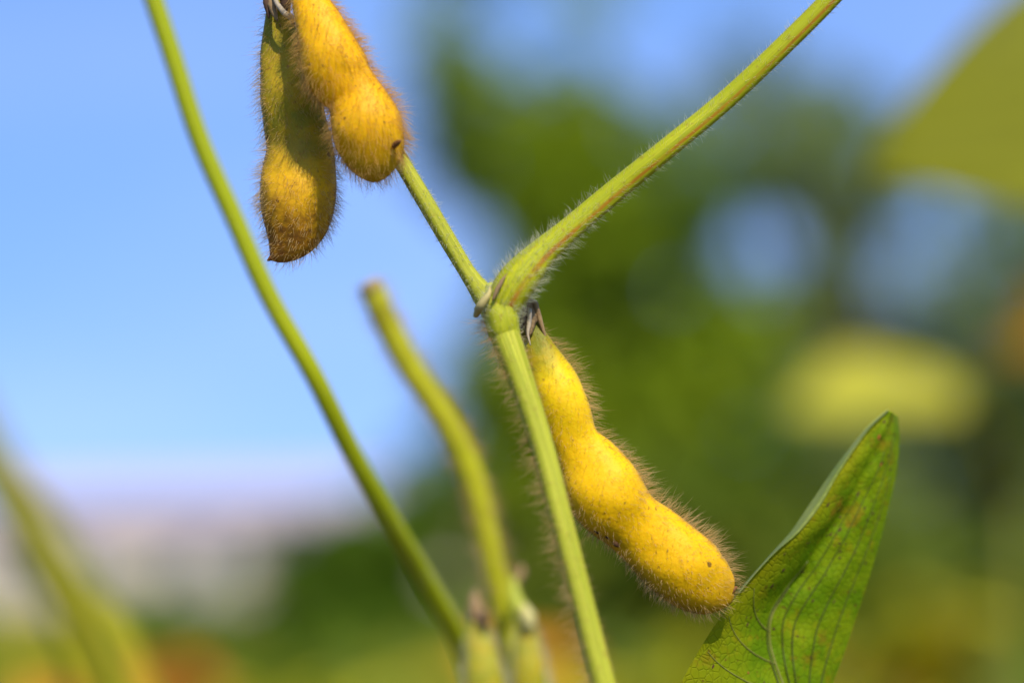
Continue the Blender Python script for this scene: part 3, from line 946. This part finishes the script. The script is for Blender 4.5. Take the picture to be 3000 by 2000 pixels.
# ---- the plant in focus
foc = P(1880, 2400, 0.345)
main_root = P(1930, 1720, 0.36)
plant = thing('soybean_plant', 'sharply focused soybean plant with three hairy yellow pods on a forked green stem', 'plant', (main_root[0], main_root[1], 0))
def pr(u, v, w, d):
    return (*P(u, v, d), w * 0.5 * 0.00012 * d)
stem_ctrl = [(main_root[0], main_root[1], -0.02, 0.0035), (main_root[0] - .001, main_root[1] - .004, 0.35, 0.0030),
             pr(1900, 2500, 78, .345), pr(1768, 2000, 72, .350), pr(1715, 1790, 68, .353), pr(1645, 1520, 68, .357), pr(1585, 1290, 70, .361), pr(1530, 1120, 76, .364), pr(1480, 980, 86, .367), pr(1452, 910, 84, .3705),
             pr(1425, 872, 74, .372), pr(1385, 820, 52, .373), pr(1320, 715, 50, .374), pr(1255, 605, 50, .375), pr(1180, 480, 48, .377), pr(1040, 240, 48, .380), pr(900, 0, 50, .381), pr(800, -170, 52, .382), pr(700, -380, 46, .382), pr(560, -700, 40, .382)]
stem_o, stem_V = tube('stem', stem_ctrl, 420, 28, MAT_STEM, plant, 0.035, 0.012, 3)
# hairs only where the stem shows
vis = [i for i in range(420) if -500 < pix(stem_V[i].mean(0)[None])[0, 1] < 2300]
low = [i for i in vis if pix(stem_V[i].mean(0)[None])[0, 1] > 880]
upp = [i for i in vis if pix(stem_V[i].mean(0)[None])[0, 1] <= 900]
rng = np.random.default_rng(5)
left_more = lambda t, th: 0.35 + 1.6 * np.exp(-((th - PI) / 0.8) ** 2) + 0 * t
left_len = lambda t, th: 0.45 + 0.9 * np.exp(-((th - PI) / 0.8) ** 2)
# side axis sign: theta = pi may be the right-hand edge; decide from the geometry
sv = stem_V[low[0]]
flip = pix(sv[len(sv) // 2][None])[0, 0] > pix(sv[0][None])[0, 0]
wl_ = (lambda t, th: left_more(t, (th + PI) % (2 * PI))) if flip else left_more
ll_ = (lambda t, th: left_len(t, (th + PI) % (2 * PI))) if flip else left_len
hairs('stem_hair', stem_V[low], MAT_HAIR_BROWN, stem_o, 1300, 0.0020, 0.000026, -0.35, 0.4, 0.4, wl_, ll_, rng)
hairs('stem_hair', stem_V[upp], MAT_HAIR_PALE, stem_o, 2600, 0.00075, 0.000022, -0.6, 0.45, 0.5, None, None, rng)

pet_ctrl = [pr(1466, 985, 56, .3690), pr(1466, 930, 92, .3682), pr(1482, 880, 108, .3680), pr(1505, 840, 114, .3683), pr(1540, 795, 108, .369), pr(1585, 745, 88, .370), pr(1650, 688, 74, .371), pr(1800, 562, 66, .373), pr(1960, 432, 62, .374),
            pr(2120, 300, 58, .376), pr(2290, 140, 57, .377), pr(2440, -10, 56, .378), pr(2600, -190, 54, .379), pr(2850, -500, 50, .380), pr(3250, -1000, 44, .382)]
pet_o, pet_V = tube('petiole', pet_ctrl, 240, 30, MAT_PETIOLE, plant, 0.03, 0.015, 4)
pu = lambda t, th: 1.0 + 2.0 * np.exp(-((t - 0.02) / 0.02) ** 2) + 2.2 * np.exp(-((t - 0.07) / 0.09) ** 2) + 0 * th
pl_ = lambda t, th: 0.85 + 0.5 * np.exp(-((t - 0.1) / 0.12) ** 2) + 0 * th
hairs('petiole_hair', pet_V, MAT_HAIR_PALE, pet_o, 3200, 0.0010, 0.000020, 0.25, 0.35, 0.4, pu, pl_, rng)
# leaflets at the far end of the petiole, above the frame
pe = P(3250, -1000, .382)
for q, dd in enumerate(((.5, .5, .35), (.9, .05, .1), (.2, .9, -.05))):
    put_leaf(plant, pe, dd, (0, 0, 1), .07, MAT_LEAF_GREEN, q)

# swollen node where the leaf stalk leaves the stem
nd_ctrl = [pr(1502, 1050, 60, .3680), pr(1486, 995, 86, .3673), pr(1474, 950, 98, .3671), pr(1466, 912, 96, .3676), pr(1462, 878, 78, .3684), pr(1460, 845, 44, .3697)]
nd_o, nd_V = tube('node', nd_ctrl, 40, 28, MAT_NODE, plant, 0.03, 0.03, 12)
hairs('node_hair', nd_V, MAT_HAIR_PALE, nd_o, 500, 0.0009, 0.000021, 0.2, 0.5, 0.5, None, None, rng)
# dried stipules, bud and scales round the node
strand('stipule', [(1395, 925, 8, .368), (1412, 890, 12, .366), (1432, 862, 7, .366), (1436, 838, 2, .367)], MAT_SCALE, plant)
strand('stipule', [(1444, 880, 3, .3652), (1455, 852, 6, .3652), (1470, 824, 5, .3655), (1484, 802, 1, .366)], MAT_DRY, plant)
strand('bud', [(1428, 870, 8, .371), (1434, 845, 13, .371), (1440, 832, 8, .371), (1443, 826, 2, .371)], MAT_BUD, plant)

# pod hanging by the stem
pc = [(1560, 900, 13, .3745), (1552, 935, 24, .3740), (1558, 975, 36, .3737), (1576, 1023, 49, .3734), (1600, 1075, 60, .3730), (1624, 1125, 70, .3726), (1652, 1200, 75, .3722), (1686, 1300, 74, .372),
      (1722, 1355, 91, .372), (1758, 1416, 108, .3720), (1796, 1474, 106, .3723), (1848, 1527, 93, .3728), (1908, 1576, 100, .3733), (1965, 1628, 108, .3738), (2020, 1676, 107, .3743), (2070, 1707, 94, .3747), (2110, 1722, 73, .375), (2134, 1728, 50, .3752), (2148, 1730, 28, .3754), (2154, 1730, 5, .3754)]
podC, podC_V = pod('yellow three-seeded pod hanging right of the stem below the fork', pc, MAT_POD_C, plant, MAT_HAIR_TAWNY, 3500, 0.0021, 0.000023,
    [(2142, 1732, .3744, 9), (2153, 1722, .3744, 6), (2160, 1716, .3744, 2)], 3, ((.25, .11), (.57, .10), (.84, .11)), 0.70, 1.0, 0.30, face=0.40, bottom=0.45, curl=0.3, swell=0.25)
strand('calyx', [(1560, 880, 14, .374), (1556, 915, 20, .3735), (1552, 955, 15, .3725), (1546, 985, 6, .372)], MAT_DRY, podC)
strand('calyx', [(1552, 905, 6, .371), (1550, 945, 7, .3705), (1546, 975, 4, .370), (1554, 1012, 1.5, .3695)], MAT_DRY_PALE, podC)
strand('calyx', [(1540, 900, 8, .3712), (1533, 935, 10, .371), (1525, 965, 4, .371)], MAT_DRY_DARK, podC)
strand('calyx', [(1568, 885, 7, .373), (1578, 925, 8, .373), (1592, 970, 5, .373), (1602, 1000, 2, .373)], MAT_DRY, podC)
for (u, v, r) in ((1748, 1553, 8), (1803, 1592, 7), (1776, 1571, 3.5)):
    strand('blemish', [(u - 7, v - 6, r * .4, .3706), (u, v, r, .3704), (u + 5, v + 5, r * .8, .3704), (u + 10, v + 8, r * .2, .3706)], MAT_SPOT, podC, 8, 7)
strand('stalk', [(1500, 850, 14, .374), (1535, 865, 16, .3745), (1560, 895, 15, .3745)], MAT_STEM, podC)

# upper right pod, in front
def B(x, y):
    return 700 + x / 1.96, y / 1.96
pb = [(*B(380, -330), 8, .372), (*B(383, -230), 20, .3715), (*B(388, -110), 36, .371), (*B(405, 0), 50, .3705), (*B(445, 105), 64, .370), (*B(478, 188), 73, .3698), (*B(508, 265), 84, .3697), (*B(533, 340), 91, .3695), (*B(562, 410), 94, .3695), (*B(603, 476), 88, .3695),
      (*B(650, 530), 80, .3695), (*B(688, 600), 87, .3694), (*B(711, 660), 95, .3693), (*B(735, 735), 101, .3692), (*B(757, 815), 99, .3692), (*B(773, 895), 88, .3693), (*B(786, 962), 69, .3695), (*B(796, 1008), 44, .3697), (*B(803, 1034), 20, .3698), (*B(806, 1042), 4, .3699)]
podB, podB_V = pod('golden yellow pod at the top, in front of its neighbour, with a brown spot near its tip', pb, MAT_POD_B, plant, MAT_HAIR_GOLD, 4500, 0.0017, 0.000021,
    [(*B(892, 838), .3668, 9), (*B(912, 820), .3661, 8), (*B(928, 808), .3656, 3)], 5, ((.42, .13), (.75, .12)), 0.74, 0.9, 0.45, face=0.85, curl=0.45, jitter=0.3)
# upper left pod, behind
pa = [(*B(205, -240), 14, .3767), (*B(215, -90), 24, .3770), (*B(222, 30), 30, .3772), (*B(230, 140), 43, .3774), (*B(240, 260), 56, .3775), (*B(258, 400), 69, .3775), (*B(290, 540), 86, .3775), (*B(320, 690), 90, .3775), (*B(345, 830), 93, .3775),
      (*B(346, 950), 102, .3773), (*B(341, 1080), 108, .3772), (*B(333, 1200), 105, .3771), (*B(312, 1300), 93, .3770), (*B(280, 1380), 73, .3769), (*B(238, 1440), 46, .3768), (*B(200, 1475), 20, .3767), (*B(180, 1488), 4, .3767)]
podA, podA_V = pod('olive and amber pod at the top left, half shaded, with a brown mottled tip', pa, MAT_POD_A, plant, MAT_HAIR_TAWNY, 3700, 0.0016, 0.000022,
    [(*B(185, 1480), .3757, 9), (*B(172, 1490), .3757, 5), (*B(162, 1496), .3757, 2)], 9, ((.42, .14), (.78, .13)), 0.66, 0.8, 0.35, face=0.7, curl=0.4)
strand('calyx', [(*B(190, -60), 12, .3752), (*B(186, 10), 13, .3747), (*B(200, 70), 10, .3742), (*B(222, 125), 2, .374)], MAT_DRY, podA)
strand('calyx', [(*B(160, -60), 10, .3747), (*B(158, 20), 10, .3747), (*B(168, 70), 7, .3747), (*B(172, 110), 2, .3747)], MAT_DRY_DARK, podA)
strand('calyx', [(*B(203, -40), 7, .3740), (*B(218, 20), 7, .3733), (*B(255, 70), 8, .3728), (*B(295, 100), 9, .3728), (*B(314, 145), 5, .3735)], MAT_DRY_PALE, podA)
strand('calyx', [(*B(260, -60), 18, .3747), (*B(268, 20), 17, .3747), (*B(272, 80), 6, .3747)], MAT_DRY_DARK, podA)
nodeU = (790, -190, .382)
strand('stalk', [(800, -190, 16, .382), (806, -150, 14, .3825), (806, -110, 13, .383)], MAT_STEM, podA)
strand('stalk', [(810, -200, 14, .381), (860, -215, 13, .376), (893, -175, 11, .372)], MAT_STEM, podB)

# ---- the blurred plant with the snapped stem, just behind
r2 = P(1480, 1720, .43)
p2 = thing('soybean_plant', 'blurred yellow green soybean plant with a snapped stem and a long leaf stalk leaning left', 'plant', (r2[0], r2[1], 0))
def pr2(u, v, w, d):
    return (*P(u, v, d), w * 0.5 * 0.00012 * d)
stub = [(r2[0] + .004, r2[1], -0.02, .0042), (r2[0] + .005, r2[1], .35, .0038), pr2(1560, 2350, 72, 0.4492), pr2(1508, 1990, 70, 0.4492), pr2(1490, 1840, 73, 0.4496), pr2(1455, 1690, 71, 0.4500), pr2(1425, 1560, 73, 0.4503), pr2(1395, 1430, 75, 0.4510),
        pr2(1345, 1300, 75, 0.4512), pr2(1270, 1175, 75, 0.4514), pr2(1205, 1080, 75, 0.4515), pr2(1150, 980, 75, 0.4518), pr2(1112, 900, 73, 0.4519), pr2(1088, 838, 73, 0.450)]
st2, st2_V = tube('stem', stub, 160, 20, MAT_STUB, p2, 0.04, 0.02, 6)
e1, e0 = P(1086, 836, .438), P(1090, 846, .438)
tube('snapped_end', [pr2(1093, 852, 72, .450), pr2(1086, 832, 70, .450), pr2(1081, 822, 52, .450)], 6, 16, MAT_CUT, p2, 0.06, 0.08, 8)
vis2 = [i for i in range(160) if pix(st2_V[i].mean(0)[None])[0, 1] < 2200]
hairs('stem_hair', st2_V[vis2], MAT_HAIR_BROWN, st2, 3600, 0.0020, 0.00003, -0.2, 0.4, 0.4, None, None, rng)
lp = [pr2(1395, 2010, 60, .456), pr2(1352, 1890, 60, .451), pr2(1250, 1705, 60, .442), pr2(1148, 1530, 60, .432), pr2(1032, 1325, 59, .424), pr2(918, 1095, 58, .419), pr2(790, 868, 58, .419), pr2(688, 640, 58, .420), pr2(586, 408, 58, .421), pr2(508, 170, 58, .422), pr2(445, -20, 58, .423), pr2(370, -300, 55, .425), pr2(300, -600, 50, .428)]
pt2, pt2_V = tube('petiole', lp, 180, 22, MAT_STEM_BLUR, p2, 0.03, 0.01, 7)
hairs('petiole_hair', pt2_V, MAT_HAIR_PALE, pt2, 1400, 0.0007, 0.000022, 0.2, 0.4, 0.4, None, None, rng)
ee = P(300, -600, .428)
for q, dd in enumerate(((-.9, .1, .2), (-.2, .8, .1), (-.3, -.5, .5))):
    put_leaf(p2, ee, dd, (0, 0, 1), .09, MAT_LEAF_GREEN, q)
# two young pods hanging from its node with pale withered calyces
pd1 = [(1392, 1790, 16, .4378), (1398, 1840, 26, .4372), (1408, 1900, 42, .4366), (1418, 1980, 56, .4360), (1426, 2080, 64, .4360), (1432, 2180, 52, .4360), (1434, 2250, 26, .4360), (1434, 2275, 3, .4360)]
o, _ = pod('small pale pod at the node, left one', pd1, MAT_POD_D, p2, MAT_HAIR_PALE, 1800, .0013, .000026, None, 31, ((.45, .2), (.75, .15)), .7, n=60, m=28)
strand('calyx', [(1390, 1730, 8, .4384), (1394, 1775, 22, .4378), (1400, 1815, 24, .4375), (1404, 1840, 8, .4372)], MAT_DRY, o)
strand('calyx', [(1412, 1790, 8, .4360), (1414, 1820, 13, .4357), (1418, 1850, 5, .4357)], MAT_DRY_DARK, o)
pd2 = [(1535, 1780, 16, .4390), (1540, 1830, 26, .4384), (1546, 1900, 38, .4378), (1552, 1980, 48, .4372), (1558, 2080, 52, .4372), (1562, 2180, 40, .4372), (1564, 2240, 14, .4372), (1564, 2250, 3, .4372)]
o, _ = pod('small pale pod at the node, right one', pd2, MAT_POD_D, p2, MAT_HAIR_PALE, 1800, .0013, .000026, None, 32, ((.45, .2), (.75, .15)), .7, n=60, m=28)
strand('calyx', [(1526, 1655, 6, .4432), (1528, 1672, 12, .4429), (1520, 1695, 11, .4426), (1512, 1712, 6, .4423)], MAT_DRY, o)
strand('calyx', [(1505, 1690, 8, .4426), (1506, 1730, 15, .4417), (1518, 1775, 22, .4408), (1532, 1815, 20, .4396)], MAT_BUD, o)
strand('calyx', [(1534, 1770, 8, .4369), (1545, 1800, 19, .4366), (1550, 1828, 19, .4366), (1546, 1850, 7, .4369)], MAT_CREAM, o)

# ---- foreground stem, lower left, close to the lens
dF = 0.232
rF = P(700, 1720, dF)
pF = thing('soybean_plant', 'thick blurred olive stem leaning in at the lower left, nearest the lens', 'plant', (rF[0], rF[1], 0))
ctrl = [(rF[0] + .01, rF[1], -.02, .004), (rF[0] + .006, rF[1], .4, .0036), pr(560, 2600, 220, dF), pr(390, 2130, 185, dF), pr(283, 1900, 172, dF), pr(165, 1680, 158, dF), pr(52, 1490, 148, dF), pr(-50, 1310, 142, dF), pr(-190, 1060, 145, dF), pr(-360, 560, 140, dF), pr(-600, -200, 130, dF)]
oF, vF = tube('stem', ctrl, 90, 24, MAT_STEM_OLIVE, pF, 0.04, 0.02, 9)
for q, (dd, s_) in enumerate((((-.8, .1, .5), .07), ((-.6, -.5, .3), .065), ((-.7, .6, .2), .06))):
    put_leaf(pF, P(-600, -200, dF), dd, (0, 0, 1), s_, MAT_LEAF_GREEN, q)

# ---- folded leaf at the lower right
def folded_leaf():
    S = 2352 / 3000.0
    left_out = [(2037, 938), (1990, 975), (1940, 1030), (1890, 1090), (1840, 1160), (1808, 1215), (1775, 1262), (1700, 1350), (1640, 1430), (1590, 1510), (1555, 1575), (1500, 1680), (1470, 1800)]
    left_in = [(2040, 942), (2000, 980), (1962, 1032), (1925, 1090), (1885, 1160), (1835, 1222), (1779, 1268), (1704, 1352), (1644, 1432), (1594, 1512), (1559, 1577), (1504, 1682), (1474, 1802)]
    mid = [(2046, 944), (2030, 990), (2000, 1060), (1950, 1150), (1900, 1230), (1850, 1300), (1800, 1365), (1770, 1420), (1768, 1470), (1780, 1520), (1800, 1575), (1830, 1680), (1850, 1800)]
    right = [(2062, 955), (2066, 1000), (2062, 1070), (2046, 1150), (2025, 1230), (1995, 1330), (1965, 1420), (1950, 1465), (1938, 1500), (1925, 1535), (1910, 1575), (1880, 1690), (1860, 1805)]
    e_root = P(2360, 1720, .40)
    e = thing('soybean_plant', 'soybean plant with a folded green leaf speckled brown at the lower right', 'plant', (e_root[0], e_root[1], 0))
    n = 70
    def curve(pts, d0, d1):
        c = [(*P(u / S, v / S, d0 + (d1 - d0) * i / (len(pts) - 1)), 0) for i, (u, v) in enumerate(pts)]
        return catmull(c, n)[0][:, :3]
    LO = curve(left_out, .392, .378)
    LI = curve(left_in, .389, .372)
    MI = curve(mid, .3885, .384)
    RI = curve(right, .392, .388)
    rows = []
    w1 = np.linspace(0, 1, 9)
    w2 = np.linspace(0, 1, 12)[1:]
    sN = np.linspace(0, 1, n)
    g = np.random.default_rng(8)
    cols = []
    for w in w1:
        c = LI * (1 - w) + MI * w
        c = c - FWD * (0.0009 * math.sin(PI * w)) * np.sin(PI * sN)[:, None]
        cols.append(c)
    for w in w2:
        c = MI * (1 - w) + RI * w
        c = c - FWD * (0.0014 * math.sin(PI * w)) * np.sin(PI * np.clip(sN * 1.1, 0, 1))[:, None]
        cols.append(c)
    G = np.stack(cols, 1)
    m = G.shape[1]
    ss, ww = np.meshgrid(sN, np.linspace(0, 1, m), indexing='ij')
    G = G - FWD * (0.00016 * np.sin(ss * 34 + ww * 16) * np.sin(PI * ww))[..., None] - FWD * (0.00010 * np.sin(ss * 70 - ww * 9 + 1) * np.sin(PI * ww))[..., None]
    leaf = link_mesh('leaf', G.reshape(-1, 3), grid_faces(n, m, False), MAT_LEAF_D, e, grid_uv(n, m, False))
    # pale margin curling over along the left edge
    mc = []
    for w in np.linspace(0, 1, 6):
        c = LI * (1 - w * 0.6) + LO * w * 0.6 - FWD * (0.0014 * math.sin(PI * min(1, w * 1.2)))
        mc.append(c)
    MG = np.stack(mc, 1)
    o = link_mesh('leaf_margin', MG[:38].reshape(-1, 3), grid_faces(38, 6, False), MAT_LEAF_UNDER, leaf)
    o['label'] = 'pale curled left margin of the folded leaf'
    # veins lie just proud of the blade
    def on_leaf(s_, w_):
        a, b = s_ * (n - 1), w_ * (m - 1)
        i, j = min(int(a), n - 2), min(int(b), m - 2)
        fa, fb = a - i, b - j
        return G[i, j] * (1 - fa) * (1 - fb) + G[i + 1, j] * fa * (1 - fb) + G[i, j + 1] * (1 - fa) * fb + G[i + 1, j + 1] * fa * fb
    def vein(path, r0, r1, mat, name='vein', lift=0.00006):
        pa_ = np.array(path)
        qq = np.linspace(0, 1, len(path))
        q2 = np.linspace(0, 1, 60)
        path = list(zip(np.interp(q2, qq, pa_[:, 0]), np.interp(q2, qq, pa_[:, 1])))
        pts = [(*(on_leaf(s_, w_) - FWD * lift), r0 + (r1 - r0) * i / (len(path) - 1)) for i, (s_, w_) in enumerate(path)]
        return tube(name, pts, 60, 6, mat, leaf)[0]
    mj = 8 / (m - 1)
    vein([(x, mj) for x in np.linspace(1, 0.5, 10)], .00022, .00014, MAT_VEIN_PALE, 'midrib', .00010)
    vein([(x, mj - 0.02) for x in np.linspace(1, 0.42, 10)], .00024, .00012, MAT_VEIN, 'vein', .00012)
    for s0, w0, s1, w1_ in ((.92, .55, .10, .62), (.86, .50, .22, .50), (.98, .70, .06, .78), (.97, .84, .16, .90)):
        path = []
        for q in np.linspace(0, 1, 10):
            path.append((s0 + (s1 - s0) * q, w0 + (w1_ - w0) * q ** 0.8 + 0.012 * math.sin(q * 5) + 0.006 * math.sin(q * 17 + w0 * 30)))
        vein(path, .00016, .00005, MAT_VEIN)
    for s0, s1, w1_ in ((.62, .52, .10), (.70, .60, .06), (.78, .69, .05), (.86, .78, .05)):
        path = [(s0 + (s1 - s0) * q ** 1.4, mj + (w1_ - mj) * q) for q in np.linspace(0, 1, 8)]
        vein(path, .00013, .00005, MAT_VEIN_PALE)
    # brown and rusty spots: thin scabs on the blade
    g2 = random.Random(12)
    def scabs(name, count, size, mat):
        Vv, Ff, k = [], [], 0
        for i in range(count):
            s_, w_ = g2.uniform(.03, .8), g2.uniform(.08, .95)
            c = on_leaf(s_, w_)
            t1 = norm((on_leaf(min(1, s_ + .02), w_) - c)[None])[0]
            t2 = norm((on_leaf(s_, min(1, w_ + .02)) - c)[None])[0]
            nn = np.cross(t1, t2)
            nn = nn / np.linalg.norm(nn)
            nn = nn if nn @ FWD < 0 else -nn
            r = size * g2.uniform(.4, 1.3)
            el = g2.uniform(1.0, 2.4)
            ring = [c + nn * .00003 + t1 * r * el * math.cos(a) * g2.uniform(.7, 1.2) + t2 * r * math.sin(a) * g2.uniform(.7, 1.2) for a in np.linspace(0, 2 * PI, 8, endpoint=False)]
            Vv += ring + [c + nn * .00010]
            Ff += [(k + q, k + (q + 1) % 8, k + 8) for q in range(8)]
            k += 9
        o = link_mesh(name, Vv, np.array(Ff), mat, leaf)
        o['kind'] = 'stuff'
    scabs('brown_spot', 60, .00018, MAT_SPOT)
    scabs('rust_spot', 6, .00030, MAT_RUST)
    # stalk down to the plant's stem
    base = on_leaf(1, mj)
    top = np.array((e_root[0], e_root[1], base[2] - .03))
    limb('petiole', [(*top, .0014), (*(top * .5 + base * .5 - np.array((0, 0, .006))), .0012), (*base, .001)], MAT_STEM_BLUR, e, 12, 10)
    limb('stem', [(e_root[0], e_root[1], -.02, .0036), (e_root[0] + .002, e_root[1], .3, .003), (*top, .0024)], MAT_STEM_BLUR, e, 16, 10)
folded_leaf()

# ---- big blurred leaves at the right
def big_leaf(label, base_uvd, tip_uvd, up, mat, root_u, kind):
    b, t = Vector(P(*base_uvd)), Vector(P(*tip_uvd))
    r = P(root_u, 1720, base_uvd[2] + .03)
    e = thing('soybean_plant', label, 'plant', (r[0], r[1], 0))
    top = (r[0], r[1], b.z - 0.07)
    limb('stem', [(r[0], r[1], -.02, .004), (r[0] + .004, r[1], top[2] * .5, .0035), (*top, .0028)], MAT_SOY_STEM_FAR, e, 12, 8)
    limb('petiole', [(*top, .002), ((top[0] + b.x) / 2, (top[1] + b.y) / 2, (top[2] + b.z) / 2 + .006, .0016), (*b, .0012)], MAT_STEM_OLIVE, e, 12, 8)
    put_leaf(e, b, t - b, up, (t - b).length, mat, kind)
big_leaf('soybean plant with a large blurred olive yellow leaf at the upper right edge', (3700, 120, .84), (2535, 500, .76), (0.1, -0.80, 0.45), MAT_LEAF_E, 3560, 5)
big_leaf('soybean plant with a bright yellow blurred leaf floating above the folded green leaf', (2800, 1105, 1.52), (2300, 1175, 1.47), (0.05, -0.55, 0.80), MAT_LEAF_F, 2990, 6)
big_leaf('soybean plant with a narrow dry brown leaf at the right edge', (3150, 850, 1.42), (2940, 1050, 1.40), (0.85, -0.35, 0.35), MAT_LEAF_BROWN, 3250, 2)
